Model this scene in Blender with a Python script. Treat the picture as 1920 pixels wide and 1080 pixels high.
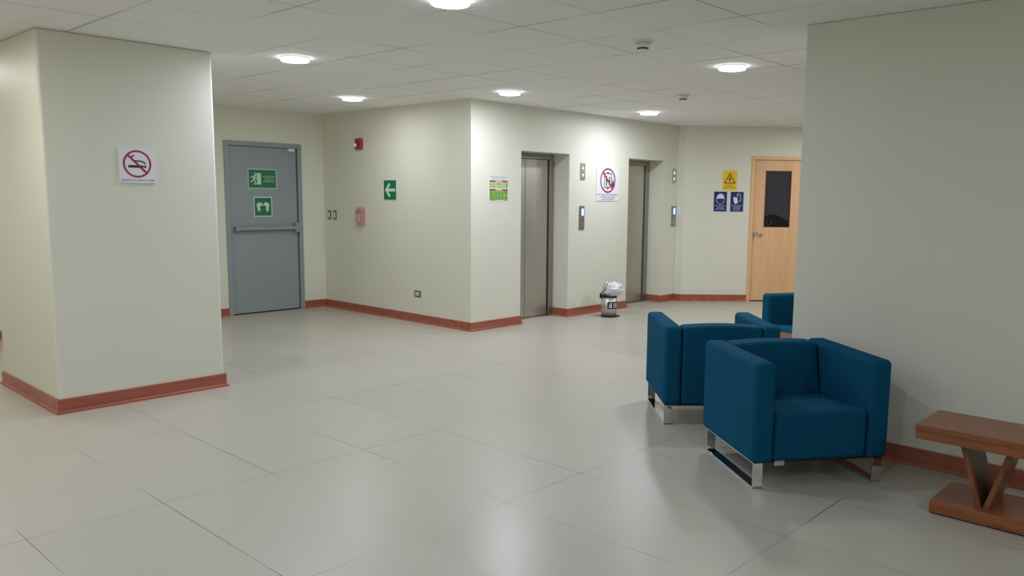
import bpy, bmesh, math, random
from mathutils import Vector, Matrix, noise
for o in list(bpy.data.objects): bpy.data.objects.remove(o)
S = bpy.context.scene
COL = S.collection
PI = math.pi
R = math.radians

# ------------------------------------------------------------------ camera
CAM_H, CEIL = 1.53, 2.585
F_PX, YAW, PIT, ROL, CX, CY = 1513.277, 0.7335743874, 0.1271954178, -0.0119789983, 67.90656, 22.0208
fw = Vector((math.cos(YAW)*math.cos(PIT), math.sin(YAW)*math.cos(PIT), -math.sin(PIT)))
rt = Vector((math.sin(YAW), -math.cos(YAW), 0)); dn = fw.cross(rt)
c_, s_ = math.cos(ROL), math.sin(ROL)
rt2 = rt*c_ + dn*s_; dn2 = dn*c_ - rt*s_
cam = bpy.data.cameras.new('camera'); cam_o = bpy.data.objects.new('camera', cam); COL.objects.link(cam_o)
M = Matrix((rt2, -dn2, -fw)).transposed().to_4x4(); M.translation = (0, 0, CAM_H)
cam_o.matrix_world = M
cam.sensor_width = 36; cam.lens = F_PX/1920*36
cam.shift_x = -CX/1920; cam.shift_y = CY/1920
cam.clip_start = .05; cam.clip_end = 100
S.camera = cam_o

# ------------------------------------------------------------------ world and exposure
w = bpy.data.worlds.new('world'); S.world = w; w.use_nodes = True
w.node_tree.nodes['Background'].inputs[0].default_value = (.8, .85, .9, 1)
w.node_tree.nodes['Background'].inputs[1].default_value = 0.0
S.view_settings.view_transform = 'Standard'; S.view_settings.look = 'None'
try:
    S.cycles.max_bounces = 16; S.cycles.diffuse_bounces = 12
except Exception: pass
S.view_settings.exposure = 0.22; S.view_settings.gamma = 1; S.view_settings.use_curve_mapping = False
LAMP = 140.0          # radiance of every ceiling diffuser

# ------------------------------------------------------------------ material helpers
def lin(c):
    return tuple(((x/255)/12.92 if x/255 <= .04045 else ((x/255+.055)/1.055)**2.4) for x in c)
def mat(name, rgb, rough=.5, metal=0, spec=.5, var=.04, vscale=3, bump=0, bscale=200, emit=0, coat=0, alpha=1, trans=0, sheen=0, stretch=None, rvar=0):
    m = bpy.data.materials.new(name); m.use_nodes = True
    nt = m.node_tree; N = nt.nodes; L = nt.links; b = N['Principled BSDF']
    c = lin(rgb)
    b.inputs['Roughness'].default_value = rough; b.inputs['Metallic'].default_value = metal
    b.inputs['Specular IOR Level'].default_value = spec
    b.inputs['Coat Weight'].default_value = coat; b.inputs['Coat Roughness'].default_value = .15
    b.inputs['Alpha'].default_value = alpha; b.inputs['Transmission Weight'].default_value = trans
    b.inputs['Sheen Weight'].default_value = sheen
    tc = N.new('ShaderNodeTexCoord'); mp = N.new('ShaderNodeMapping'); L.new(tc.outputs['Object'], mp.inputs[0])
    if stretch: mp.inputs['Scale'].default_value = stretch
    no = N.new('ShaderNodeTexNoise'); no.inputs['Scale'].default_value = vscale; no.inputs['Detail'].default_value = 4
    L.new(mp.outputs[0], no.inputs['Vector'])
    rp = N.new('ShaderNodeValToRGB')
    rp.color_ramp.elements[0].position = .3; rp.color_ramp.elements[1].position = .7
    rp.color_ramp.elements[0].color = tuple(x*(1-var) for x in c)+(1,)
    rp.color_ramp.elements[1].color = tuple(min(1, x*(1+var)) for x in c)+(1,)
    L.new(no.outputs['Fac'], rp.inputs[0]); L.new(rp.outputs[0], b.inputs['Base Color'])
    if rvar:
        mr = N.new('ShaderNodeMapRange'); mr.inputs['To Min'].default_value = rough-rvar; mr.inputs['To Max'].default_value = rough+rvar
        L.new(no.outputs['Fac'], mr.inputs['Value']); L.new(mr.outputs[0], b.inputs['Roughness'])
    if emit:
        b.inputs['Emission Color'].default_value = c+(1,); b.inputs['Emission Strength'].default_value = emit
    if bump:
        n2 = N.new('ShaderNodeTexNoise'); n2.inputs['Scale'].default_value = bscale; n2.inputs['Detail'].default_value = 3
        L.new(tc.outputs['Object'], n2.inputs['Vector'])
        bp = N.new('ShaderNodeBump'); bp.inputs['Strength'].default_value = bump; bp.inputs['Distance'].default_value = .002
        L.new(n2.outputs['Fac'], bp.inputs['Height']); L.new(bp.outputs[0], b.inputs['Normal'])
    return m

def mat_wood(name, dark, light, rough=.35, axis='Y', scale=1.0):
    m = bpy.data.materials.new(name); m.use_nodes = True
    nt = m.node_tree; N = nt.nodes; L = nt.links; b = N['Principled BSDF']
    tc = N.new('ShaderNodeTexCoord'); mp = N.new('ShaderNodeMapping'); L.new(tc.outputs['Object'], mp.inputs[0])
    s = [14, 14, 14]; s['XYZ'.index(axis)] = 1.1
    mp.inputs['Scale'].default_value = [x*scale for x in s]
    no = N.new('ShaderNodeTexNoise'); no.inputs['Scale'].default_value = 2.2; no.inputs['Detail'].default_value = 6
    no.inputs['Distortion'].default_value = .6
    L.new(mp.outputs[0], no.inputs['Vector'])
    rp = N.new('ShaderNodeValToRGB'); rp.color_ramp.elements[0].position = .3; rp.color_ramp.elements[1].position = .72
    rp.color_ramp.elements[0].color = lin(dark)+(1,); rp.color_ramp.elements[1].color = lin(light)+(1,)
    L.new(no.outputs['Fac'], rp.inputs[0]); L.new(rp.outputs[0], b.inputs['Base Color'])
    b.inputs['Roughness'].default_value = rough; b.inputs['Specular IOR Level'].default_value = .45
    return m

def math_node(N, L, op, a, b=None, c=None):
    n = N.new('ShaderNodeMath'); n.operation = op
    for i, x in enumerate((a, b, c)):
        if x is None: continue
        if isinstance(x, (int, float)): n.inputs[i].default_value = x
        else: L.new(x, n.inputs[i])
    return n.outputs[0]

def grid_material(name, base, line, ox, px, oy, py, halfw, rough, var, spec=.5, fade=None, rough_line=None, bump=.0, rb=0, ymul=1.0):
    """rectangular tiles with joints; tile to tile tone variation"""
    m = bpy.data.materials.new(name); m.use_nodes = True
    nt = m.node_tree; N = nt.nodes; L = nt.links; b = N['Principled BSDF']
    tc = N.new('ShaderNodeTexCoord'); sp = N.new('ShaderNodeSeparateXYZ'); L.new(tc.outputs['Object'], sp.inputs[0])
    def axis(out, o, p):
        t = math_node(N, L, 'DIVIDE', math_node(N, L, 'SUBTRACT', out, o), p)
        fl = math_node(N, L, 'FLOOR', t); fr = math_node(N, L, 'SUBTRACT', t, fl)
        d = math_node(N, L, 'MINIMUM', fr, math_node(N, L, 'SUBTRACT', 1.0, fr))
        return fl, math_node(N, L, 'MULTIPLY', d, p)
    fx, dx = axis(sp.outputs[0], ox, px); fy, dy = axis(sp.outputs[1], oy, py)
    dmin = math_node(N, L, 'MINIMUM', dx, math_node(N, L, 'MULTIPLY', dy, ymul))
    ln = N.new('ShaderNodeMapRange'); ln.inputs['From Min'].default_value = halfw*.7; ln.inputs['From Max'].default_value = halfw*1.25
    ln.inputs['To Min'].default_value = 1; ln.inputs['To Max'].default_value = 0
    L.new(dmin, ln.inputs['Value']); lf = ln.outputs[0]
    if fade:
        fn = N.new('ShaderNodeTexNoise'); fn.inputs['Scale'].default_value = fade; fn.inputs['Detail'].default_value = 2
        L.new(tc.outputs['Object'], fn.inputs['Vector'])
        mr = N.new('ShaderNodeMapRange'); mr.inputs['From Min'].default_value = .43; mr.inputs['From Max'].default_value = .62
        mr.inputs['To Min'].default_value = .08; mr.inputs['To Max'].default_value = 1
        L.new(fn.outputs['Fac'], mr.inputs['Value']); lf = math_node(N, L, 'MULTIPLY', lf, mr.outputs[0])
    cv = N.new('ShaderNodeCombineXYZ'); L.new(fx, cv.inputs[0]); L.new(fy, cv.inputs[1])
    wn = N.new('ShaderNodeTexWhiteNoise'); wn.noise_dimensions = '2D'; L.new(cv.outputs[0], wn.inputs['Vector'])
    ns = N.new('ShaderNodeTexNoise'); ns.inputs['Scale'].default_value = 1.3; ns.inputs['Detail'].default_value = 5
    L.new(tc.outputs['Object'], ns.inputs['Vector'])
    mixv = math_node(N, L, 'ADD', math_node(N, L, 'MULTIPLY', wn.outputs['Value'], .6), math_node(N, L, 'MULTIPLY', ns.outputs['Fac'], .4))
    rp = N.new('ShaderNodeValToRGB'); c = lin(base)
    rp.color_ramp.elements[0].color = tuple(x*(1-var) for x in c)+(1,); rp.color_ramp.elements[1].color = tuple(x*(1+var) for x in c)+(1,)
    L.new(mixv, rp.inputs[0])
    mx = N.new('ShaderNodeMix'); mx.data_type = 'RGBA'; L.new(lf, mx.inputs[0]); L.new(rp.outputs[0], mx.inputs[6])
    mx.inputs[7].default_value = lin(line)+(1,); L.new(mx.outputs[2], b.inputs['Base Color'])
    b.inputs['Roughness'].default_value = rough; b.inputs['Specular IOR Level'].default_value = spec
    if rb:
        mr = N.new('ShaderNodeMapRange'); mr.inputs['To Min'].default_value = rough-rb; mr.inputs['To Max'].default_value = rough+rb
        L.new(wn.outputs['Value'], mr.inputs['Value']); L.new(mr.outputs[0], b.inputs['Roughness'])
    if bump:
        bp = N.new('ShaderNodeBump'); bp.inputs['Strength'].default_value = bump; bp.inputs['Distance'].default_value = .003
        L.new(math_node(N, L, 'SUBTRACT', 1.0, lf), bp.inputs['Height']); L.new(bp.outputs[0], b.inputs['Normal'])
    return m

WALL = mat('cream_wall_paint', (221, 221, 207), rough=.48, spec=.35, var=.012, vscale=1.5, bump=.08, bscale=60)
FLOOR = grid_material('polished_floor_tile', (177, 173, 161), (78, 74, 67), .990, .5915, 1.545, 1.218, .0022, .33, .035, spec=.5, fade=1.1, bump=.15, rb=.03)
CEILM = grid_material('ceiling_tile', (240, 240, 240), (184, 184, 184), 3.165, .5985, 3.04, .606, .009, .85, .012, spec=.2, bump=.12, fade=.9, ymul=1.5)
BASEM = mat_wood('reddish_wood_skirting', (142, 78, 60), (176, 102, 80), rough=.33, axis='X', scale=.6)
BASEY = mat_wood('reddish_wood_skirting_turned', (142, 78, 60), (176, 102, 80), rough=.33, axis='Y', scale=.6)
TABW = mat_wood('reddish_brown_varnished_wood', (116, 66, 38), (156, 94, 56), rough=.3, axis='Y')
TABV = mat_wood('varnished_wood_upright_grain', (104, 60, 36), (138, 84, 52), rough=.35, axis='Z')
DOORG = mat('blue_grey_painted_steel', (142, 152, 157), rough=.42, var=.015, bump=.05, bscale=40)
BARG = mat('push_bar_grey', (144, 147, 150), rough=.38, var=.02)
DOORW = mat_wood('light_maple_veneer', (218, 174, 132), (228, 186, 144), rough=.42, axis='Z', scale=.4)
STEEL = mat('brushed_stainless_steel', (205, 202, 194), rough=.42, metal=1, var=.05, vscale=6, stretch=(40, 40, 1), rvar=.06)
STEELD = mat('dark_brushed_steel', (172, 168, 158), rough=.42, metal=1, var=.04, stretch=(40, 40, 1))
CHROME = mat('polished_chrome', (215, 215, 218), rough=.07, metal=1, var=.01)
BLACK = mat('black_plastic', (14, 14, 15), rough=.45, var=.05)
DARKGAP = mat('dark_gap', (18, 17, 16), rough=.9)
GLASSD = mat('dark_door_glass', (62, 60, 68), rough=.14, spec=.5, var=.02)
FABRIC = mat('teal_blue_woven_fabric', (13, 77, 108), rough=.9, spec=.08, var=.06, vscale=6, bump=.35, bscale=900)
FABTAG = mat('lilac_care_tag', (190, 180, 215), rough=.7)
RED = mat('alarm_red_plastic', (158, 36, 52), rough=.35, var=.02)
CLEAR = mat('clear_plastic_cover', (225, 200, 200), rough=.12, spec=.5, alpha=.35)
WHITEP = mat('white_plastic', (226, 226, 222), rough=.4, var=.01)
OFFW = mat('white_sign_face', (226, 228, 236), rough=.35, var=.01)
SGREEN = mat('safety_green', (12, 112, 78), rough=.35, var=.02)
SPALE = mat('pale_photoluminescent_mint', (196, 220, 200), rough=.45, var=.01)
SYEL = mat('safety_yellow', (236, 196, 44), rough=.4, var=.02)
SBLUE = mat('safety_blue', (24, 44, 110), rough=.35, var=.02)
SRED = mat('prohibition_red', (156, 34, 62), rough=.35, var=.02)
SBLK = mat('sign_black', (24, 24, 28), rough=.45)
SBRN = mat('sign_dark_brown', (88, 62, 10), rough=.45)
LIME = mat('poster_lime_green', (126, 176, 70), rough=.5, var=.08, vscale=30)
LIMEL = mat('poster_pale_green', (176, 206, 140), rough=.5, var=.08, vscale=30)
LIMED = mat('poster_dark_green', (36, 84, 36), rough=.5)
BAG = mat('white_plastic_bag', (222, 220, 228), rough=.4, var=.05, vscale=20, trans=.0)
GREYPL = mat('switch_plate_steel', (120, 118, 106), rough=.4, metal=.6)
RIM = mat('lamp_rim_white', (235, 235, 232), rough=.4)
SCREEN = mat('lit_call_screen', (150, 200, 255), emit=2.2)
ARROWL = mat('lit_arrow_white', (240, 242, 250), emit=.9)
def emis(name, rgb, k):
    m = mat(name, (240, 240, 240), rough=.5)
    b = m.node_tree.nodes['Principled BSDF']; b.inputs['Emission Color'].default_value = rgb+(1,); b.inputs['Emission Strength'].default_value = k
    return m
L_COOL = emis('cool_led_diffuser', (.905, .975, 1.13), LAMP)
L_NEAR = emis('cool_led_diffuser_weak', (.895, .975, 1.16), LAMP*.85)
L_BRIGHT = emis('cool_led_diffuser_strong', (.92, .975, 1.09), LAMP*1.3)
L_NEUT = emis('neutral_led_diffuser', (.98, .98, 1.0), LAMP*.68)
L_WARM = emis('warm_led_diffuser', (1.0, .97, .91), LAMP)
L_WARMB = emis('warm_led_diffuser_strong', (1.0, .97, .93), LAMP*1.5)

# ------------------------------------------------------------------ object helpers
def link(name, bm, m, parent=None, smooth=False, bevel=0, seg=3, angle=35):
    me = bpy.data.meshes.new(name)
    bmesh.ops.recalc_face_normals(bm, faces=bm.faces)
    bm.to_mesh(me); bm.free()
    me.materials.append(m)
    o = bpy.data.objects.new(name, me); COL.objects.link(o)
    if parent is not None: o.parent = parent
    if smooth:
        for p in me.polygons: p.use_smooth = True
    if bevel:
        md = o.modifiers.new('bevel', 'BEVEL'); md.width = bevel; md.segments = seg; md.limit_method = 'ANGLE'; md.angle_limit = R(angle)
        md.harden_normals = True
        for p in me.polygons: p.use_smooth = True
    return o
def thing(name, label, cat, loc=(0, 0, 0), rotz=0, group=None, mw=None):
    o = bpy.data.objects.new(name, None); COL.objects.link(o); o.empty_display_size = .1
    if mw is not None: o.matrix_world = mw
    else: o.location = loc; o.rotation_euler = (0, 0, rotz)
    tag(o, label, cat, group); return o
def tag(o, label, cat, group=None):
    o['label'] = label; o['category'] = cat
    if group: o['group'] = group
    return o
def struct(o): o['kind'] = 'structure'; return o
def box(bm, x0, x1, y0, y1, z0, z1):
    v = [bm.verts.new(p) for p in ((x0, y0, z0), (x1, y0, z0), (x1, y1, z0), (x0, y1, z0), (x0, y0, z1), (x1, y0, z1), (x1, y1, z1), (x0, y1, z1))]
    for f in ((3, 2, 1, 0), (4, 5, 6, 7), (0, 1, 5, 4), (1, 2, 6, 5), (2, 3, 7, 6), (3, 0, 4, 7)): bm.faces.new([v[i] for i in f])
def prism(bm, pts, z0, z1):
    a = [bm.verts.new((p[0], p[1], z0)) for p in pts]; b = [bm.verts.new((p[0], p[1], z1)) for p in pts]
    n = len(pts); bm.faces.new(a[::-1]); bm.faces.new(b)
    for i in range(n): bm.faces.new((a[i], a[(i+1) % n], b[(i+1) % n], b[i]))
def lathe(bm, prof, n=32, cx=0, cy=0, a0=0, a1=2*PI, close=True):
    full = abs(a1-a0-2*PI) < 1e-6; k = n if full else n+1
    rings = []
    for r, z in prof:
        if r < 1e-6: rings.append([bm.verts.new((cx, cy, z))]*k)
        else: rings.append([bm.verts.new((cx+r*math.cos(a0+(a1-a0)*i/n), cy+r*math.sin(a0+(a1-a0)*i/n), z)) for i in range(k)])
    for A, B in zip(rings, rings[1:]):
        for i in range(n):
            j = (i+1) % k
            q = [A[i], A[j], B[j], B[i]]; u = []
            for v in q:
                if v not in u: u.append(v)
            if len(u) > 2: bm.faces.new(u)
def sweep(bm, path, width, thick, closed=True):
    """flat bar following a path given in (v,z); bar is `width` wide along x"""
    n = len(path); rings = []
    for i in range(n):
        p = Vector(path[i]); a = Vector(path[(i-1) % n]); b = Vector(path[(i+1) % n])
        d1 = (p-a).normalized(); d2 = (b-p).normalized(); t = (d1+d2).normalized(); nn = Vector((-t.y, t.x))
        k = 1/max(.5, nn.dot(Vector((-d1.y, d1.x))))
        q = p + nn*thick*k
        rings.append([bm.verts.new((0, p.x, p.y)), bm.verts.new((width, p.x, p.y)), bm.verts.new((width, q.x, q.y)), bm.verts.new((0, q.x, q.y))])
    for i in range(n):
        A, B = rings[i], rings[(i+1) % n]
        for j in range(4): bm.faces.new((A[j], A[(j+1) % 4], B[(j+1) % 4], B[j]))

# ------------------------------------------------------------------ the room
CX0, CX1, CY0, CY1 = 1.775, 2.955, 6.125, 7.41           # left pillar
BX, BY = 6.13, 6.70                                       # projecting corner in the middle
DY = 9.635                                                # wall with the fire door
EX1 = 10.25; RD = .27                                     # end of the lift wall, recess depth
SUM = 16.82                                               # x+y on the angled wall
RX, RY = 4.82, 2.25                                       # right-hand wall face, its end

bm = bmesh.new(); box(bm, -3.6, 15.5, -3.6, 10.2, -.12, 0); struct(link('floor', bm, FLOOR))
bm = bmesh.new(); box(bm, -3.6, 15.5, -3.6, 10.2, CEIL, CEIL+.12); struct(link('ceiling', bm, CEILM))

# fire door wall, with its opening
D1A, D1B, D1T = 4.745, 5.800, 2.168
bm = bmesh.new()
box(bm, -3.4, D1A, DY, DY+.2, 0, CEIL); box(bm, D1B, BX+.2, DY, DY+.2, 0, CEIL); box(bm, D1A, D1B, DY, DY+.2, D1T, CEIL)
struct(link('wall_back', bm, WALL))
# middle wall running back to the fire door wall
bm = bmesh.new(); box(bm, BX, BX+.2, BY, DY, 0, CEIL); struct(link('wall_middle', bm, WALL))
# lift wall with two recessed openings
E = [(6.93, 7.80), (9.05, 9.905)]; ET = 2.062
bm = bmesh.new()
y1 = BY+RD
box(bm, BX+.2, E[0][0], BY, y1, 0, CEIL); box(bm, E[0][1], E[1][0], BY, y1, 0, CEIL); box(bm, E[1][1], EX1+.3, BY, y1, 0, CEIL)
for a, b in E: box(bm, a, b, BY, y1, ET, CEIL)
struct(link('wall_lifts', bm, WALL))
bm = bmesh.new(); box(bm, BX+.2, EX1+.3, y1+.06, y1+.2, 0, CEIL); struct(link('wall_shaft', bm, WALL))
# angled wall with the wooden door: local frame t along the wall, n out of it
TD = Vector((1, -1, 0)).normalized(); ND = Vector((-1, -1, 0)).normalized()
O45 = Vector((SUM/2, SUM/2, 0))          # t = 0 foot of the wall line
def p45(t, n=0, z=0): return O45 + TD*t + ND*n + Vector((0, 0, z))
def slab45(bm, t0, t1, n0, n1, z0, z1):
    prism(bm, [p45(t0, n0), p45(t1, n0), p45(t1, n1), p45(t0, n1)], z0, z1)
T0 = (EX1-(SUM-EX1))/math.sqrt(2)
W0, W1, WT = 3.597, 4.462, 2.154
bm = bmesh.new()
slab45(bm, T0+.001, W0, -.2, 0, 0, CEIL); slab45(bm, W1, 8.2, -.2, 0, 0, CEIL); slab45(bm, W0, W1, -.2, 0, WT, CEIL)
struct(link('wall_angled', bm, WALL))
# small return between the lift wall and the angled wall
bm = bmesh.new(); prism(bm, [(EX1, BY-.001), (EX1, SUM-EX1), (EX1+.16, SUM-EX1+.02), (EX1+.16, BY-.001)], 0, CEIL); struct(link('wall_return', bm, WALL))
# left pillar, right wall, outer shell
bm = bmesh.new(); box(bm, CX0, CX1, CY0, CY1, 0, CEIL); struct(link('wall_pillar', bm, WALL, bevel=.02, seg=3))
bm = bmesh.new(); box(bm, RX, RX+1.2, -3.4, RY, 0, CEIL); struct(link('wall_right', bm, WALL, bevel=.01, seg=2))
bm = bmesh.new(); box(bm, -3.6, -3.4, -3.4, DY+.2, 0, CEIL); struct(link('wall_left', bm, WALL))
bm = bmesh.new(); box(bm, -3.6, 15.5, -3.6, -3.4, 0, CEIL); struct(link('wall_front', bm, WALL))
bm = bmesh.new(); box(bm, 14.2, 14.4, -3.4, 3.2, 0, CEIL); struct(link('wall_end', bm, WALL))

# skirting: profile = board with a small toe bead; path of (x,y) points, room on the left-hand normal given by sign
def skirting(name, path, m, side=1, h=.1, closed=False):
    prof = [(0, h), (.009, h), (.012, h-.004), (.012, .022), (.022, .016), (.025, .0), (0, 0)]
    bm = bmesh.new(); n = len(path); rings = []
    for i, p in enumerate(path):
        p = Vector(p)
        a = Vector(path[i-1]) if (i > 0 or closed) else None; b = Vector(path[(i+1) % n]) if (i < n-1 or closed) else None
        d1 = (p-a).normalized() if a is not None else (b-p).normalized()
        d2 = (b-p).normalized() if b is not None else d1
        n1 = Vector((-d1.y, d1.x))*side; n2 = Vector((-d2.y, d2.x))*side
        nn = (n1+n2).normalized(); k = 1/nn.dot(n1)
        rings.append([bm.verts.new((p.x+nn.x*k*q, p.y+nn.y*k*q, z)) for q, z in prof])
    m_ = len(prof)
    for i in range(n if closed else n-1):
        A, B = rings[i], rings[(i+1) % n]
        for j in range(m_): bm.faces.new((A[j], A[(j+1) % m_], B[(j+1) % m_], B[j]))
    if not closed: bm.faces.new(rings[0]); bm.faces.new(rings[-1][::-1])
    return struct(link(name, bm, m))
skirting('baseboard_pillar', [(CX0, CY0), (CX1, CY0), (CX1, CY1), (CX0, CY1)], BASEM, -1, .104, True)
skirting('baseboard_back', [(-3.4, DY), (D1A, DY)], BASEM, -1)
skirting('baseboard_middle', [(D1B, DY), (BX, DY), (BX, BY), (E[0][0], BY), (E[0][0], y1-.02)], BASEM, -1)
skirting('baseboard_lifts', [(E[0][1], y1-.02), (E[0][1], BY), (E[1][0], BY), (E[1][0], y1-.02)], BASEM, -1)
a = p45(W0); skirting('baseboard_angled', [(E[1][1], y1-.02), (E[1][1], BY), (EX1, BY), (EX1, SUM-EX1), (a.x, a.y)], BASEM, -1)
a, b = p45(W1), p45(8.0); skirting('baseboard_far', [(a.x, a.y), (b.x, b.y)], BASEM, -1)
skirting('baseboard_right', [(RX, -3.4), (RX, RY), (RX+1.2, RY), (RX+1.2, -3.4)], BASEY, 1, .105)
skirting('baseboard_left', [(-3.4, -3.4), (-3.4, DY)], BASEY, -1)

# ------------------------------------------------------------------ doors
def empty_struct(name, mw):
    o = bpy.data.objects.new(name, None); COL.objects.link(o); o.matrix_world = mw; o['kind'] = 'structure'; o.empty_display_size = .1; return o
def T(x, y, z=0): return Matrix.Translation((x, y, z))
# fire door: local x along wall, y into wall, z up
d1 = empty_struct('door_1', T(D1A, DY))
WD = D1B-D1A
bm = bmesh.new()
box(bm, 0, .058, -.012, .12, 0, D1T); box(bm, WD-.058, WD, -.012, .12, 0, D1T); box(bm, .058, WD-.058, -.012, .12, D1T-.058, D1T)
box(bm, .058, .072, .06, .12, 0, D1T-.058); box(bm, WD-.072, WD-.058, .06, .12, 0, D1T-.058)
link('door_frame', bm, DOORG, d1, bevel=.003, seg=2)
bm = bmesh.new(); box(bm, .061, WD-.069, .012, .056, .014, D1T-.063); leaf = link('door_leaf', bm, DOORG, d1, bevel=.002, seg=2)
bm = bmesh.new(); box(bm, .058, WD-.058, .02, .118, 0, .012); box(bm, WD-.0685, WD-.0585, .02, .055, .012, D1T-.06); link('dark_gap', bm, DARKGAP, d1)
pb = bpy.data.objects.new('push_bar', None)
bm = bmesh.new()
box(bm, .16, .94, -.062, -.028, 1.062, 1.108)
link_pb = link('push_bar', bm, BARG, d1, bevel=.012, seg=4); link_pb['label'] = 'grey push bar across the door'
bm = bmesh.new(); box(bm, .105, .165, -.055, .013, 1.055, 1.115); link('bar_end', bm, BARG, link_pb, bevel=.008)
bm = bmesh.new(); box(bm, .915, .975, -.068, .013, 1.03, 1.15); prism(bm, [(.90, .013), (.945, -.03), (.945, .013)], 1.0, 1.06); link('bar_end', bm, BARG, link_pb, bevel=.006)
bm = bmesh.new(); box(bm, .86, .945, -.035, .013, D1T-.10, D1T-.062); link('top_latch', bm, WHITEP, d1, bevel=.005)
bm = bmesh.new(); box(bm, .02, .1, -.006, .004, 0, .02)
bm.free()
bpy.data.objects.remove(pb)
bm = bmesh.new(); box(bm, D1A-.2, D1B+.2, DY+.2, DY+.3, 0, CEIL); struct(link('wall_behind_door', bm, WALL))

# wooden door in the angled wall; local x = TD, y = -ND (into wall)
M45 = Matrix((TD, -ND, Vector((0, 0, 1)))).transposed().to_4x4(); M45.translation = p45(W0)
d2 = empty_struct('door_2', M45); WD = W1-W0
DOORWF = mat_wood('maple_door_lining', (220, 176, 132), (230, 188, 144), rough=.45, axis='Z', scale=.4)
bm = bmesh.new()
box(bm, 0, .052, -.015, .13, 0, WT); box(bm, WD-.052, WD, -.015, .13, 0, WT); box(bm, .052, WD-.052, -.015, .13, WT-.05, WT)
link('door_frame', bm, DOORWF, d2, bevel=.004, seg=2)
a0, a1, z1_ = .055, WD-.055, WT-.053; g0, g1, h0, h1 = .222, .615, 1.114, 1.948
bm = bmesh.new()
box(bm, a0, g0, .012, .052, .016, z1_); box(bm, g1, a1, .012, .052, .016, z1_); box(bm, g0, g1, .012, .052, .016, h0); box(bm, g0, g1, .012, .052, h1, z1_)
lf = link('door_leaf', bm, DOORW, d2)
bm = bmesh.new()
for (xa, xb, za, zb) in ((g0, g0+.012, h0, h1), (g1-.012, g1, h0, h1), (g0, g1, h0, h0+.012), (g0, g1, h1-.012, h1)): box(bm, xa, xb, .014, .05, za, zb)
link('glazing_bead', bm, mat('dark_bead', (72, 50, 40), rough=.5), d2)
bm = bmesh.new(); box(bm, g0+.012, g1-.012, .026, .036, h0+.012, h1-.012); link('door_glass', bm, GLASSD, d2)
bm = bmesh.new(); gx0, gx1, gz0 = g0+.013, g1-.013, h0+.013  # dark patch with a curved top and grey ring, low on the glass
crv = [(gx0, gz0), (gx1, gz0)]+[(gx1-(gx1-gx0)*u, gz0+.075+.105*math.sin(PI*(.08+.62*u))**2) for u in [k/14 for k in range(15)]]
A = [bm.verts.new((x, .0255, z)) for x, z in crv]; B = [bm.verts.new((x, .0245, z)) for x, z in crv]
bm.faces.new(A); bm.faces.new(B[::-1])
for k in range(len(crv)): bm.faces.new((A[k], A[(k+1) % len(crv)], B[(k+1) % len(crv)], B[k]))
fm = link('dark_patch', bm, mat('dark_glass_patch', (20, 21, 24), rough=.25), d2); fm['label'] = 'dark curved patch at the foot of the door glass'
bm = bmesh.new()
for k in range(20):
    a_, b_ = [R(120+k*13+d_) for d_ in (0, 13)]
    q = [(g0+.085+rr*math.cos(t_), h0+.085+rr*1.25*math.sin(t_)) for t_ in (a_, b_) for rr in (.034, .040)]
    V = [bm.verts.new((x, .0242, z)) for x, z in (q[0], q[1], q[3], q[2])]; bm.faces.new(V)
link('ring_mark', bm, mat('grey_ring_mark', (70, 74, 80), rough=.4), fm)
bm = bmesh.new(); box(bm, a0-.003, a1+.003, .02, .128, 0, .013); link('dark_gap', bm, DARKGAP, d2)
def rotated(bm, mx): bmesh.ops.transform(bm, matrix=mx, verts=bm.verts)
bm = bmesh.new(); lathe(bm, [(0, 0), (.032, 0), (.032, .006), (.014, .012), (.014, .03), (.027, .042), (.03, .056), (.022, .068), (0, .072)], 24)
rotated(bm, Matrix.Translation((.098, .012, 1.015)) @ Matrix.Rotation(R(90), 4, 'X')); kb = link('door_knob', bm, CHROME, d2, smooth=True)
bm = bmesh.new(); lathe(bm, [(0, 0), (.016, 0), (.014, .008), (0, .009)], 16)
rotated(bm, Matrix.Translation((.185, .012, 1.0)) @ Matrix.Rotation(R(90), 4, 'X')); box(bm, .165, .205, -.012, .008, .994, 1.006); link('door_key_plate', bm, STEELD, d2, smooth=False)
bm = bmesh.new(); slab45(bm, W0-.2, W1+.2, -.3, -.2, 0, CEIL); struct(link('wall_behind_angled', bm, WALL))

# lift doors standing at the back of each recess; local x along wall, y=0 at the door plane front
def lift_door(name, xa, xb):
    d = empty_struct(name, T(xa, y1))
    Wd = xb-xa; fw_ = .085
    bm = bmesh.new(); box(bm, 0, fw_, -.018, .03, 0, ET); box(bm, Wd-fw_, Wd, -.018, .03, 0, ET); box(bm, fw_, Wd-fw_, -.018, .03, ET-.07, ET)
    link('door_frame', bm, STEELD, d, bevel=.003, seg=1)
    mid = Wd/2-.075
    for k, (p, q) in enumerate(((fw_+.004, mid-.003), (mid+.003, Wd-fw_-.014))):
        bm = bmesh.new(); box(bm, p, q, .006, .03, .012, ET-.074); link('door_panel', bm, STEEL, d, bevel=.002, seg=1)
    bm = bmesh.new(); box(bm, fw_, Wd-fw_, .031, .05, 0, ET-.07); link('dark_gap', bm, DARKGAP, d)
    bm = bmesh.new(); box(bm, fw_, Wd-fw_, -.05, .03, 0, .006); link('sill_plate', bm, STEELD, d)
    return d
lift_door('door_3', *E[0]); lift_door('door_4', *E[1])

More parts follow.
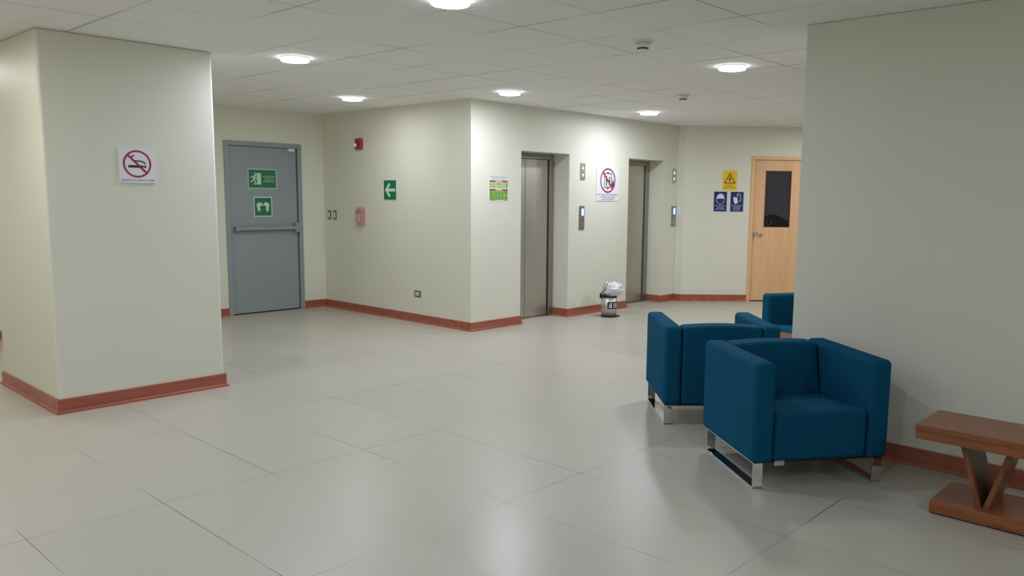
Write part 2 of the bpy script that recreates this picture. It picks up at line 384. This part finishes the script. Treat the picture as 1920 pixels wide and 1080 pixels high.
# ------------------------------------------------------------------ ceiling lights
lamps = [  # x, y, material, visible label
 (3.488, 5.844, L_COOL, 'round ceiling light nearer of the two on the left, before the fire door'),
 (3.009, 3.455, L_NEAR, 'round ceiling light cut by the top edge of the photo'),
 (5.292, 7.715, L_NEUT, 'small round ceiling light nearest the corner beside the fire door'),
 (5.983, 5.954, L_BRIGHT, 'round ceiling light just before the projecting wall corner in the middle'),
 (5.922, 3.380, L_WARM, 'warm round ceiling light nearest the right-hand wall'),
 (8.418, 5.941, L_BRIGHT, 'round ceiling light in front of the second lift opening, farthest away'),
 (1.36, 8.28, L_WARM, 'round ceiling light behind the left pillar'),
 (.75, 5.9, L_WARM, 'round ceiling light left of the pillar'),
 (.5, 3.45, L_NEAR, 'round ceiling light in front of the pillar on the left'),
 (8.4, 3.4, L_BRIGHT, 'round ceiling light over the seats behind the right-hand wall'),
 (10.7, 4.1, L_WARMB, 'round ceiling light beside the wooden door'),
 (.5, 1.0, L_NEAR, 'round ceiling light almost above the viewer'),
 (3.0, -1.6, L_COOL, 'round ceiling light behind the viewer on the right'),
 (.5, -1.6, L_COOL, 'round ceiling light behind the viewer on the left'),
 (-1.9, 3.4, L_COOL, 'round ceiling light by the left-hand wall'),
 (-1.7, 7.2, L_WARM, 'round ceiling light in the far left corner'),
 (8.4, .6, L_NEUT, 'round ceiling light behind the right-hand wall'),
]
SIDE = emis('opal_lamp_side', (.97, .98, 1.02), 8.0)
first = None
for i, (x, y, lm, lab) in enumerate(lamps):
    t = thing('ceiling_light', lab, 'ceiling light', (x, y, CEIL), 0, 'round ceiling lights')
    if first is None:
        bm = bmesh.new(); lathe(bm, [(0, -.0005), (.112, -.0005), (.112, -.007), (.0, -.007)], 40); r_ = link('rim', bm, RIM, t)
        bm = bmesh.new(); lathe(bm, [(.107, -.007), (.108, -.024), (.1035, -.0285), (0, -.0285)], 40); sd = link('opal_side', bm, SIDE, t, smooth=False)
        bm = bmesh.new(); lathe(bm, [(.103, -.0286), (.07, -.0305), (0, -.0315)], 40); di = link('diffuser', bm, lm, t, smooth=True)
        first = (r_.data, sd.data, di.data)
    else:
        for nm, me in (('rim', first[0]), ('opal_side', first[1])):
            o = bpy.data.objects.new(nm, me); COL.objects.link(o); o.parent = t
        me = first[2].copy(); me.materials.clear(); me.materials.append(lm)
        o = bpy.data.objects.new('diffuser', me); COL.objects.link(o); o.parent = t

for x, y, lab in ((4.625, 3.33, 'white smoke detector nearer the camera, right of the top centre light'), (7.2, 4.665, 'white smoke detector farther off, above the second lift opening')):
    t = thing('smoke_detector', lab, 'smoke detector', (x, y, CEIL), 0, 'ceiling smoke detectors')
    bm = bmesh.new(); lathe(bm, [(0, 0), (.075, 0), (.075, -.006), (.066, -.012), (0, -.012)], 32); link('base', bm, WHITEP, t, smooth=False)
    bm = bmesh.new(); lathe(bm, [(0, -.012), (.056, -.012), (.052, -.038), (.042, -.046), (.03, -.046)], 32); link('body', bm, WHITEP, t, smooth=True)
    bm = bmesh.new(); lathe(bm, [(.0, -.046), (.04, -.046), (.038, -.054), (.0, -.054)], 32); link('sensor_slot', bm, BLACK, t)
    bm = bmesh.new(); lathe(bm, [(.0, -.054), (.033, -.054), (.028, -.060), (0, -.061)], 32); link('cap', bm, WHITEP, t, smooth=True)

# ------------------------------------------------------------------ armchairs
CW, CD, CZ, CB, AT = .785, .733, .682, .142, .122
def armchair_proto(label):
    t = thing('armchair', label, 'armchair', group='blue cube armchairs')
    def rbox(name, x0, x1, y0, y1, z0, z1, bev=.030):
        bm = bmesh.new(); box(bm, x0, x1, y0, y1, z0, z1); return link(name, bm, FABRIC, t, bevel=bev, seg=5)
    rbox('arm', 0, AT, 0, CD, CB, CZ); rbox('arm', CW-AT, CW, 0, CD, CB, CZ)
    # back: upright outside, leaning inside, slightly crowned top
    bm = bmesh.new(); n = 10; x0, x1 = AT+.002, CW-AT-.002; A = []
    for i in range(n+1):
        u = i/n; x = x0+(x1-x0)*u; cr = .012*math.sin(PI*u)
        A.append([bm.verts.new(p) for p in ((x, CD-.004, CB+.006), (x, CD-.004, CZ-.006+cr), (x, CD-.15, CZ-.006+cr), (x, CD-.185-.01*math.sin(PI*u), .52), (x, CD-.225, .36), (x, CD-.225, CB+.006))])
    for p, q in zip(A, A[1:]):
        for j in range(6): bm.faces.new((p[j], p[(j+1) % 6], q[(j+1) % 6], q[j]))
    bm.faces.new(A[0]); bm.faces.new(A[-1][::-1])
    link('backrest', bm, FABRIC, t, bevel=.02, seg=4, angle=50)
    # seat: sloping cushion, soft crown
    bm = bmesh.new(); nx, ny = 12, 12; y0, y1_ = .006, CD-.226
    G = []
    for i in range(nx+1):
        row = []
        for j in range(ny+1):
            u, v = i/nx, j/ny
            z = .418-.036*v + .010*math.sin(PI*u)*math.sin(PI*min(1, v*1.1+.05))
            row.append(bm.verts.new((x0+(x1-x0)*u, y0+(y1_-y0)*v, z)))
        G.append(row)
    for i in range(nx):
        for j in range(ny): bm.faces.new((G[i][j], G[i+1][j], G[i+1][j+1], G[i][j+1]))
    lo = [[bm.verts.new((x0 if i == 0 else x1, y0 if j == 0 else y1_, CB+.006)) for j in (0, 1)] for i in (0, 1)]
    bm.faces.new([G[i][0] for i in range(nx, -1, -1)]+[lo[0][0], lo[1][0]])
    bm.faces.new([G[i][ny] for i in range(nx+1)]+[lo[1][1], lo[0][1]])
    bm.faces.new([G[0][j] for j in range(ny+1)]+[lo[0][1], lo[0][0]])
    bm.faces.new([G[nx][j] for j in range(ny, -1, -1)]+[lo[1][0], lo[1][1]])
    bm.faces.new([lo[0][0], lo[0][1], lo[1][1], lo[1][0]])
    link('seat', bm, FABRIC, t, bevel=.028, seg=5, angle=50)
    bm = bmesh.new(); box(bm, .05, CW-.05, .05, CD-.05, CB-.012, CB+.004); link('underside_panel', bm, BLACK, t)
    for x in (.018, CW-.018-.055):
        r = .014; P = []
        ya, yb, za, zb = .022, CD-.045, .001, CB+.004
        for cx, cz, a in ((ya+r, za+r, 180), (yb-r, za+r, 270), (yb-r, zb-r, 0), (ya+r, zb-r, 90)):
            for k in range(5): P.append((cx+r*math.cos(R(a+k*22.5)), cz+r*math.sin(R(a+k*22.5))))
        bm = bmesh.new(); sweep(bm, P, .055, .010); bmesh.ops.translate(bm, verts=bm.verts, vec=(x, 0, 0))
        lg = link('leg_frame', bm, CHROME, t, bevel=.0015, seg=1); lg['label'] = 'chrome rectangular loop leg'
    return t
def dup(root, loc, rz, label):
    r = root.copy(); COL.objects.link(r); r.location = loc; r.rotation_euler = (0, 0, rz); r['label'] = label
    for ch in list(root.children):
        c = ch.copy(); COL.objects.link(c); c.parent = r
        for g in ch.children:
            e = g.copy(); COL.objects.link(e); e.parent = c
    return r
a1_ = armchair_proto('blue fabric armchair in front, nearest the side table and facing the camera')
a1_.location = (3.774, 1.944, 0); a1_.rotation_euler = (0, 0, R(-37.6))
dup(a1_, (4.456+CW*math.cos(R(-45.5))-CD*math.sin(R(-45.5)), 2.967+CW*math.sin(R(-45.5))+CD*math.cos(R(-45.5)), 0), R(134.5), 'blue fabric armchair seen from behind, just beyond the front armchair')
dup(a1_, (6.728, 3.446, 0), R(-122), 'farthest blue armchair, mostly hidden behind the right-hand wall')
bm = bmesh.new(); box(bm, .15, .205, .045, .05, CB-.027, CB-.0005); ct = link('care_tag', bm, FABTAG, a1_); ct['label'] = 'small lilac care tag hanging below the seat'

# ------------------------------------------------------------------ side tables
def side_table(label, loc, rz=0):
    t = thing('side_table', label, 'side table', loc, rz, 'wooden side tables')
    hw, hl = .19, .31
    bm = bmesh.new(); box(bm, -hw, hw, -hl, hl, .409, .437); link('tabletop', bm, TABW, t, bevel=.003, seg=2)
    bm = bmesh.new(); box(bm, -hw+.004, hw-.004, -hl+.004, hl-.004, .366, .4085); link('apron', bm, TABW, t, bevel=.002, seg=2)
    bm = bmesh.new(); box(bm, -hw+.012, hw-.0, -.222, .222, .006, .068); link('base', bm, TABW, t, bevel=.004, seg=2)
    bm = bmesh.new(); box(bm, -hw+.02, hw-.008, -.215, .215, 0, .006); link('foot_strip', bm, BLACK, t)
    for s in (1, -1):
        bm = bmesh.new()
        ya, yb = .002*s, .09*s; th = .026*s
        pts = [(ya, .067), (ya+th, .067), (yb+th, .367), (yb, .367)]
        a = [bm.verts.new((-.13, p, z)) for p, z in pts]; b = [bm.verts.new((.14, p, z)) for p, z in pts]
        bm.faces.new(a); bm.faces.new(b[::-1])
        for i in range(4): bm.faces.new((a[i], a[(i+1) % 4], b[(i+1) % 4], b[i]))
        link('leg', bm, TABV, t, bevel=.002, seg=2)
    return t
side_table('reddish wooden side table with V-shaped legs, right of the front armchair', (4.29, .936, 0))
side_table('wooden side table barely showing between the far armchairs', (6.03, 2.72, 0))

# ------------------------------------------------------------------ pedal bin
bx, by = 8.215, 6.345; br = .101
t = thing('pedal_bin', 'small stainless steel pedal bin with open lid against the wall between the lifts', 'waste bin', (bx, by, 0))
bm = bmesh.new(); lathe(bm, [(0, .012), (br, .012), (br, .262), (br-.003, .262), (br-.003, .02), (0, .02)], 48); link('body', bm, STEEL, t, smooth=False, bevel=0)
for p in t.children[0].data.polygons: p.use_smooth = True
bm = bmesh.new(); lathe(bm, [(0, 0), (br+.003, 0), (br+.003, .014), (0, .014)], 48); link('foot_ring', bm, BLACK, t)
bm = bmesh.new(); lathe(bm, [(br-.006, .258), (br+.005, .258), (br+.006, .272), (br-.006, .272)], 48); bmesh.ops.remove_doubles(bm, verts=bm.verts, dist=1e-6); link('rim', bm, BLACK, t)
left = math.atan2(.79, -.61)
lx, ly = math.cos(left), math.sin(left)
bm = bmesh.new(); box(bm, br-.01, br+.022, -.03, .03, .235, .30); rotated(bm, Matrix.Rotation(left, 4, 'Z')); link('hinge', bm, BLACK, t, bevel=.006)
bm = bmesh.new(); lathe(bm, [(0, .022), (.05, .018), (.088, .008), (.106, 0), (.106, -.014), (.098, -.014), (.092, 0), (0, .004)], 48)
rotated(bm, Matrix.Translation((lx*.105, ly*.105, .285)) @ Matrix.Rotation(left, 4, 'Z') @ Matrix.Rotation(R(68), 4, 'Y') @ Matrix.Translation((-.104, 0, 0)))
lid = link('lid', bm, STEEL, t, smooth=True)
bm = bmesh.new(); box(bm, br-.004, br+.04, -.022, .022, .004, .016); rotated(bm, Matrix.Rotation(left+PI, 4, 'Z')); link('pedal', bm, BLACK, t, bevel=.004)
# wraparound sticker
toward = math.atan2(-by, -bx)          # direction from bin to camera
def arc_patch(bm, r, a0, a1, z0, z1, n=12):
    A = []
    for i in range(n+1):
        a = toward + R(a0+(a1-a0)*i/n); A.append((bm.verts.new((r*math.cos(a), r*math.sin(a), z0)), bm.verts.new((r*math.cos(a), r*math.sin(a), z1))))
    for p, q in zip(A, A[1:]): bm.faces.new((p[0], q[0], q[1], p[1]))
bm = bmesh.new(); arc_patch(bm, br+.0008, -12, 88, .108, .20); stk = link('sticker', bm, SBLK, t); stk['label'] = 'black sticker with a white figure icon'
bm = bmesh.new()
arc_patch(bm, br+.0016, 0, 6, .12, .165, 2); arc_patch(bm, br+.0016, 1, 5, .17, .18, 2)
arc_patch(bm, br+.0016, 10, 20, .12, .175, 2); arc_patch(bm, br+.0016, 12, 18, .175, .19, 2)
for z in (.168, .147, .126): arc_patch(bm, br+.0016, 32, 74, z, z+.011, 8)
link('sticker_marks', bm, WHITEP, stk)
# crumpled liner bag bulging from the top
bm = bmesh.new(); bmesh.ops.create_icosphere(bm, subdivisions=5, radius=1)
for v in bm.verts:
    p = v.co.copy(); d = p.normalized()
    n1 = noise.noise(p*2.3+Vector((3, 1, 7))); n2 = abs(noise.noise(p*5.2+Vector((11, 4, 2)))); n3 = noise.noise(p*11)
    k = 1+.16*n1-.22*n2+.05*n3
    q = Vector((d.x*.14, d.y*.14, d.z*.10))*k
    q += Vector((-lx*.042, -ly*.042, 0))
    z = q.z+.350
    rr = math.hypot(q.x, q.y)
    if z < .285:                       # gathered into the rim
        f = max(0, (z-.24)/.045); lim = .088+.03*f
        if rr > lim and (q.x*lx+q.y*ly) > -.05: q.x *= lim/rr; q.y *= lim/rr
    v.co = Vector((q.x, q.y, max(z, .235)))
bag = link('liner_bag', bm, BAG, None, smooth=True)
bag.location = (bx, by, 0)
tag(bag, 'crumpled white plastic bag bulging out of the open pedal bin', 'plastic bag')

# ------------------------------------------------------------------ wall-mounted things
UP = Vector((0, 0, 1))
def frame(kind, a, z, off=0.001):
    """matrix with x to the viewer's right, y up, z out of the wall"""
    if kind == 'lift': r, n, o = Vector((1, 0, 0)), Vector((0, -1, 0)), Vector((a, BY, z))
    elif kind == 'pillar': r, n, o = Vector((1, 0, 0)), Vector((0, -1, 0)), Vector((a, CY0, z))
    elif kind == 'door1': r, n, o = Vector((1, 0, 0)), Vector((0, -1, 0)), Vector((a, DY+.012, z))
    elif kind == 'mid': r, n, o = Vector((0, -1, 0)), Vector((-1, 0, 0)), Vector((BX, a, z))
    elif kind == 'ang': r, n, o = TD, ND, p45(a, 0, z)
    m = Matrix((r, UP, n)).transposed().to_4x4(); m.translation = o+n*off; return m
ZC = [0]
def poly(bm, pts, z, th=.0004):
    ZC[0] = (ZC[0]+1) % 7; z += ZC[0]*.00003
    a = [bm.verts.new((p[0], p[1], z)) for p in pts]; f = bm.faces.new(a)
    if th: 
        r = bmesh.ops.extrude_face_region(bm, geom=[f]); bmesh.ops.translate(bm, verts=[v for v in r['geom'] if isinstance(v, bmesh.types.BMVert)], vec=(0, 0, th))
def rect(bm, x0, x1, y0, y1, z, th=.0004): poly(bm, [(x0, y0), (x1, y0), (x1, y1), (x0, y1)], z, th)
def ring(bm, cx, cy, r0, r1, z, n=48, th=.0004):
    R0 = [(cx+r0*math.cos(2*PI*i/n), cy+r0*math.sin(2*PI*i/n)) for i in range(n)]; R1 = [(cx+r1*math.cos(2*PI*i/n), cy+r1*math.sin(2*PI*i/n)) for i in range(n)]
    for zz in (z, z+th):
        A = [bm.verts.new((*p, zz)) for p in R0]; B = [bm.verts.new((*p, zz)) for p in R1]
        for i in range(n): bm.faces.new((A[i], A[(i+1) % n], B[(i+1) % n], B[i]))
def disc(bm, cx, cy, r, z, n=24, th=.0004, ry=None):
    poly(bm, [(cx+r*math.cos(2*PI*i/n), cy+(ry or r)*math.sin(2*PI*i/n)) for i in range(n)], z, th)
def stroke(bm, pts, wd, z, th=.0004):
    for a, b in zip(pts, pts[1:]):
        a = Vector(a); b = Vector(b); d = (b-a).normalized(); n = Vector((-d.y, d.x))*wd/2
        poly(bm, [a+n, a-n, b-n, b+n], z, th)
    for p in pts[1:-1]: disc(bm, p[0], p[1], wd/2, z, 12, th)
def lettering(lines, parent, m, z, name='lettering', bold=.0):
    """lines: (text, size, x, y, target width or None); joined in one mesh"""
    bm = bmesh.new()
    for txt, size, x, y, tw in lines:
        cu = bpy.data.curves.new('t', 'FONT'); cu.body = txt; cu.size = size; cu.align_x = 'CENTER'; cu.align_y = 'CENTER'; cu.extrude = .0003; cu.offset = 0
        ob = bpy.data.objects.new('t', cu); COL.objects.link(ob)
        bpy.context.view_layer.update()
        dg = bpy.context.evaluated_depsgraph_get(); me = bpy.data.meshes.new_from_object(ob.evaluated_get(dg))
        xs = [v.co.x for v in me.vertices]; wcur = max(xs)-min(xs) if xs else 1
        k = tw/wcur if tw else 1
        for v in me.vertices: v.co.x = v.co.x*k+x; v.co.y += y; v.co.z += z
        bm.from_mesh(me)
        bpy.data.objects.remove(ob); bpy.data.curves.remove(cu); bpy.data.meshes.remove(me)
    return link(name, bm, m, parent)
def plate(parent, name, w_, h_, th, m, bev=.0008, z=0):
    bm = bmesh.new(); box(bm, -w_/2, w_/2, -h_/2, h_/2, z, z+th); return link(name, bm, m, parent, bevel=bev, seg=1)

# no smoking sign on the left pillar
t = thing('no_smoking_sign', 'square white no smoking sign on the left pillar', 'sign', mw=frame('pillar', 2.3705, 1.7145))
plate(t, 'sign_panel', .247, .245, .006, OFFW)
z = .0061
bm = bmesh.new(); stroke(bm, [(-.062, -.006), (.042, -.006)], .017, z); stroke(bm, [(.047, -.006), (.061, -.006)], .017, z)
stroke(bm, [(-.018, .070), (-.032, .066), (-.04, .055), (-.036, .043), (-.022, .034), (.012, .033), (.036, .03), (.052, .02), (.056, .012)], .009, z)
link('cigarette_symbol', bm, SBLK, t)
bm = bmesh.new(); ring(bm, 0, .012, .084, .097, z+.0005, 64); stroke(bm, [(-.062, .074), (.062, -.05)], .014, z+.0005); link('prohibition_ring', bm, SRED, t)
lettering([('DECRETO NUMERO 74-2008', .016, 0, -.104, .226)], t, SBLK, z, bold=.01)

# exit sign on the fire door
t = thing('exit_sign', 'green running man emergency exit sign, upper sign on the grey door', 'sign', mw=frame('door1', 5.25, 1.709))
plate(t, 'sign_panel', .392, .248, .003, SPALE)
bm = bmesh.new(); rect(bm, -.186, .186, -.114, .114, .0031); link('green_field', bm, SGREEN, t)
z = .0036
bm = bmesh.new()
rect(bm, -.076, -.02, -.07, .072, z); rect(bm, -.118, -.076, -.07, -.058, z); rect(bm, -.112, -.076, .062, .072, z)
disc(bm, -.096, .044, .014, z)
stroke(bm, [(-.104, .03), (-.122, -.008)], .024, z); stroke(bm, [(-.11, .024), (-.146, .03), (-.156, .006)], .010, z)
stroke(bm, [(-.1, .02), (-.09, .0), (-.07, -.004)], .009, z); stroke(bm, [(-.122, -.008), (-.098, -.026), (-.102, -.054)], .013, z)
stroke(bm, [(-.124, -.01), (-.138, -.034), (-.168, -.034)], .013, z)
link('running_man_symbol', bm, SPALE, t)
lettering([('USO EXCLUSIVO', .027, .088, .028, .172), ('SALIDA DE', .027, .088, -.002, .118), ('EMERGENCIA', .027, .088, -.032, .148)], t, SPALE, z, bold=.02)

# push hands sign
t = thing('push_sign', 'green sign with two pushing hands, lower sign on the grey door', 'sign', mw=frame('door1', 5.247, 1.357))
plate(t, 'sign_panel', .254, .252, .003, SPALE)
bm = bmesh.new(); rect(bm, -.113, .113, -.112, .112, .0031); link('green_field', bm, SGREEN, t)
bm = bmesh.new(); z = .0036
for s in (-1, 1):
    poly(bm, [(s*p, q) for p, q in ((.016, .05), (.05, .058), (.08, .042), (.09, .018), (.08, -.004), (.074, -.03), (.036, -.03), (.042, -.002), (.036, .012), (.01, .018), (.008, .03))], z)
    for k, (x, ln) in enumerate(((.04, .054), (.05, .06), (.06, .058), (.07, .05))): stroke(bm, [(s*x, -.026), (s*(x+.006), -ln)], .008, z)
rect(bm, -.012, .012, .012, .024, z)
link('hands_symbol', bm, SPALE, t)

# arrow sign on the middle wall
t = thing('arrow_sign', 'green sign with a white left arrow on the cream wall', 'sign', mw=frame('mid', 8.165, 1.586))
plate(t, 'sign_panel', .262, .256, .003, SPALE)
bm = bmesh.new(); rect(bm, -.121, .121, -.118, .118, .0031); link('green_field', bm, SGREEN, t)
bm = bmesh.new(); stroke(bm, [(-.07, 0), (.105, 0)], .036, .0036); stroke(bm, [(.0, .078), (-.078, 0), (.0, -.078)], .036, .0036); link('arrow_symbol', bm, SPALE, t)

# fire alarm strobe
t = thing('fire_alarm_strobe', 'red fire alarm strobe high on the middle wall', 'fire alarm', mw=frame('mid', 8.775, 2.164))
bm = bmesh.new(); box(bm, -.06, .06, -.068, .068, 0, .045); link('housing', bm, RED, t, bevel=.01)
bm = bmesh.new(); box(bm, -.056, -.012, -.04, .004, .045, .072); link('strobe_lens', bm, mat('strobe_lens_white', (240, 236, 232), rough=.12), t, bevel=.008)
bm = bmesh.new(); ring(bm, .026, 0, .008, .024, .0455, 24); disc(bm, .026, 0, .006, .0455); link('sounder_grille', bm, mat('dark_red', (110, 16, 26), rough=.5), t)
# manual pull station under a clear cover
t = thing('fire_pull_station', 'red fire pull station under a clear cover, below the strobe', 'fire alarm', mw=frame('mid', 8.77, 1.25))
bm = bmesh.new(); box(bm, -.085, .085, -.118, .118, 0, .008); link('back_plate', bm, mat('pale_pink_plate', (214, 170, 168), rough=.35), t, bevel=.01)
bm = bmesh.new(); box(bm, -.055, .06, -.085, .09, .008, .045); link('body', bm, RED, t, bevel=.006)
bm = bmesh.new(); box(bm, -.05, .05, .045, .07, .045, .062); link('handle', bm, RED, t, bevel=.004)
bm = bmesh.new(); rect(bm, -.032, .03, -.066, .03, .0455); pn = link('white_label', bm, WHITEP, t)
t2 = lettering([('FUEGO', .03, 0, 0, .085)], t, SBLK, 0, bold=.02)
for v in t2.data.vertices: v.co = Vector((-v.co.y, v.co.x-.018, v.co.z+.0462))
bm = bmesh.new(); box(bm, -.075, .075, -.108, .108, .0085, .066); link('clear_cover', bm, CLEAR, t, bevel=.012)

# light switches, outlet
for a, lab in ((9.505, 'left of the pair of light switches near the inner corner'), (9.375, 'right of the pair of light switches near the inner corner')):
    t = thing('light_switch', lab, 'light switch', mw=frame('mid', a, 1.252), group='pair of light switches')
    plate(t, 'cover_plate', .078, .122, .006, GREYPL, .003)
    bm = bmesh.new(); box(bm, -.016, .016, -.036, .036, .006, .012); link('rocker', bm, WHITEP, t, bevel=.002)
t = thing('wall_outlet', 'small power outlet with steel plate low on the middle wall', 'outlet', mw=frame('mid', 7.648, .346))
plate(t, 'cover_plate', .122, .078, .006, GREYPL, .003)
bm = bmesh.new(); box(bm, -.034, .034, -.02, .02, .006, .011); link('socket', bm, WHITEP, t, bevel=.002)
bm = bmesh.new()
for x in (-.018, .0, .018): rect(bm, x-.003, x+.003, -.009, .009, .0112)
link('slots', bm, BLACK, t)

# poster by the first lift
t = thing('rules_poster', 'green and red illustrated rules poster left of the first lift', 'poster', mw=frame('lift', 6.553, 1.607))
plate(t, 'sheet', .312, .30, .001, WHITEP, 0)
z = .0012
lettering([('PROCEDIMIENTO DE USO DEL', .017, .005, .136, .27), ('ASCENSOR Y NORMAS', .015, .005, .115, .21)], t, mat('poster_grey_ink', (96, 94, 118), rough=.5), z, bold=.02)
bm = bmesh.new(); rect(bm, -.14, .15, .012, .098, z); link('upper_picture_band', bm, LIMEL, t)
bm = bmesh.new(); rect(bm, -.14, .15, -.132, .0, z); link('lower_picture_band', bm, LIME, t)
PINK = mat('poster_pink', (226, 180, 176), rough=.5)
for y0, y1__ in ((.082, .098), (-.016, .0)):
    bm = bmesh.new(); rect(bm, -.14, .15, y0, y1__, z+.0005); hb = link('heading_bar', bm, SRED, t)
    bm = bmesh.new(); rect(bm, -.045, .06, y0-.002, y1__+.002, z+.0011); link('heading_box', bm, PINK, hb)
bm = bmesh.new(); random.seed(4)
for row, (yy, hh) in enumerate(((.052, .026), (.022, .016), (-.05, .034), (-.108, .03))):
    for k in range(6):
        x = -.122+k*.05+random.uniform(-.006, .006); a = random.uniform(.006, .013)
        stroke(bm, [(x, yy-hh/2), (x+random.uniform(-.004, .004), yy+hh*.3)], a, z+.0006); disc(bm, x, yy+hh*.45, a*.55, z+.0006, 10)
rect(bm, -.14, .15, -.082, -.078, z+.0007)
link('little_figures', bm, LIMED, t)
bm = bmesh.new()
for x in (-.07, -.02, .03, .08): rect(bm, x-.0015, x+.0015, -.132, -.018, z+.0007); rect(bm, x-.0015, x+.0015, .012, .08, z+.0007)
rect(bm, -.03, .09, .036, .041, z+.0008); rect(bm, .08, .15, -.076, -.070, z+.0008); rect(bm, -.03, .09, -.132, -.124, z+.0008)
link('dividing_lines', bm, WHITEP, t)

# lift lanterns and call stations
for a, lab in ((8.06, 'steel up and down arrow indicator right of the first lift'), (10.165, 'steel up and down arrow indicator right of the second lift')):
    t = thing('lift_indicator', lab, 'lift indicator', mw=frame('lift', a, 1.853), group='lift arrow indicators')
    plate(t, 'face_plate', .095, .215, .008, STEEL, .006)
    bm = bmesh.new(); poly(bm, [(-.018, .03), (.022, .03), (.002, .07)], .0082); link('up_arrow', bm, ARROWL, t)
    bm = bmesh.new(); poly(bm, [(-.018, -.03), (.002, -.07), (.022, -.03)], .0082); link('down_arrow', bm, ARROWL, t)
    bm = bmesh.new()
    for y in (-.045, .045): ring(bm, .002, y, .034, .037, .0081, 32)
    link('arrow_surround', bm, STEELD, t)
for a, lab in ((8.053, 'steel call panel with lit screen right of the first lift'), (10.18, 'steel call panel with lit screen right of the second lift')):
    t = thing('lift_call_panel', lab, 'lift call panel', mw=frame('lift', a, 1.262), group='lift call panels')
    plate(t, 'face_plate', .105, .305, .010, STEELD, .006)
    bm = bmesh.new(); rect(bm, -.026, .04, .018, .128, .0102, .0006); link('screen_bezel', bm, mat('blue_bezel', (90, 126, 176), rough=.3), t)
    bm = bmesh.new(); rect(bm, -.012, .032, .03, .118, .0109, .0004); sc = link('screen', bm, SCREEN, t); sc['label'] = 'lit pale blue screen'
    bm = bmesh.new(); disc(bm, .0, -.06, .014, .0102, 24, .003); disc(bm, .0, -.1, .014, .0102, 24, .003); link('call_buttons', bm, STEEL, t)

# do not use lifts sign
t = thing('lift_warning_sign', 'white sign with crossed-out lift in red ring between the lifts', 'sign', mw=frame('lift', 8.583, 1.7075))
plate(t, 'sign_panel', .475, .455, .006, OFFW)
z = .0062
bm = bmesh.new()
stroke(bm, [(-.075, -.048), (-.075, .135), (.075, .135), (.075, -.048), (-.075, -.048)], .011, z)
poly(bm, [(-.022, .142), (.022, .142), (0, .165)], z); poly(bm, [(-.022, -.056), (0, -.082), (.022, -.056)], z)
stroke(bm, [(0, .142), (0, .15)], .014, z)
for x, s in ((-.03, 1), (.035, .9)):
    disc(bm, x, .09*s, .013, z); stroke(bm, [(x, .07*s), (x, .02)], .026, z); stroke(bm, [(x-.008, .02), (x-.01, -.03)], .011, z); stroke(bm, [(x+.008, .02), (x+.01, -.03)], .011, z)
poly(bm, [(.085, -.03), (.09, .03), (.1, .01), (.104, .075), (.118, .03), (.128, .05), (.132, -.005), (.12, -.04)], z)
link('lift_symbol', bm, SBLK, t)
bm = bmesh.new(); ring(bm, 0, .042, .142, .163, z+.0006, 64); stroke(bm, [(-.107, .149), (.107, -.065)], .026, z+.0006); link('prohibition_ring', bm, SRED, t)
lettering([('EN CASO DE INCENDIO', .033, 0, -.146, .43), ('O SISMO NO USE', .033, 0, -.177, .32), ('ASCENSORES', .033, 0, -.207, .26)], t, SBLK, z, bold=.012)

# signs on the angled wall
t = thing('electric_hazard_sign', 'yellow electrical hazard sign above the two blue signs', 'sign', mw=frame('ang', 3.281, 1.7965))
plate(t, 'sign_panel', .212, .286, .003, SYEL)
z = .0032
bm = bmesh.new(); stroke(bm, [(-.078, -.036), (0, .102), (.078, -.036), (-.078, -.036), (0, .102)], .013, z)
poly(bm, [(.012, .07), (-.026, .016), (-.004, .018), (-.02, -.008), (.0, -.006), (-.006, -.026), (.022, .014), (.004, .014), (.02, .036), (.004, .036)], z)
link('lightning_symbol', bm, SBRN, t)
lettering([('RIESGO', .034, 0, -.072, .12), ('ELECTRICO', .034, 0, -.104, .18)], t, SBRN, z, bold=.015)

def blue_sign(a, label):
    t = thing('mandatory_sign', label, 'sign', mw=frame('ang', a, 1.4865), group='blue safety signs')
    plate(t, 'sign_panel', .198, .296, .003, mat('sign_edge_grey', (150, 156, 172), rough=.4))
    bm = bmesh.new(); rect(bm, -.094, .094, -.143, .143, .0031); link('blue_field', bm, SBLUE, t); return t
t = blue_sign(3.150, 'blue mandatory sign with helmeted head, left of the two')
z = .0036
bm = bmesh.new()
poly(bm, [(.058*math.cos(R(a)), .044+.072*math.sin(R(a))) for a in range(0, 181, 12)], z)
stroke(bm, [(-.058, .044), (-.055, .01), (-.042, -.018), (-.018, -.036), (.018, -.036), (.042, -.018), (.055, .01), (.058, .044)], .006, z)
link('helmet_symbol', bm, OFFW, t)
lettering([('USO OBLIGATORIO', .02, 0, -.064, .155), ('DE CASCO', .02, 0, -.088, .09), ('DE SEGURIDAD', .02, 0, -.112, .135)], t, OFFW, z, bold=.02)
t = blue_sign(3.398, 'blue mandatory sign with protective gloves, right of the two')
bm = bmesh.new()
poly(bm, [(-.058, .05), (-.03, .066), (.004, .05), (.014, .0), (.016, -.018), (-.028, -.034), (-.04, -.018)], z)
stroke(bm, [(-.046, .05), (-.036, .074)], .012, z); stroke(bm, [(-.008, .04), (.006, .062)], .012, z)
stroke(bm, [(.0, .088), (.006, .108), (.026, .118), (.046, .108), (.05, .07), (.056, .03), (.044, .008), (.034, .014)], .009, z)
stroke(bm, [(.006, .104), (.006, .07)], .009, z)
link('glove_symbol', bm, OFFW, t)
lettering([('USO OBLIGATORIO', .02, 0, -.056, .162), ('DE GUANTES', .02, 0, -.078, .11), ('DE MATERIAL', .02, 0, -.1, .115), ('AISLANTE', .02, 0, -.122, .1)], t, OFFW, z, bold=.02)
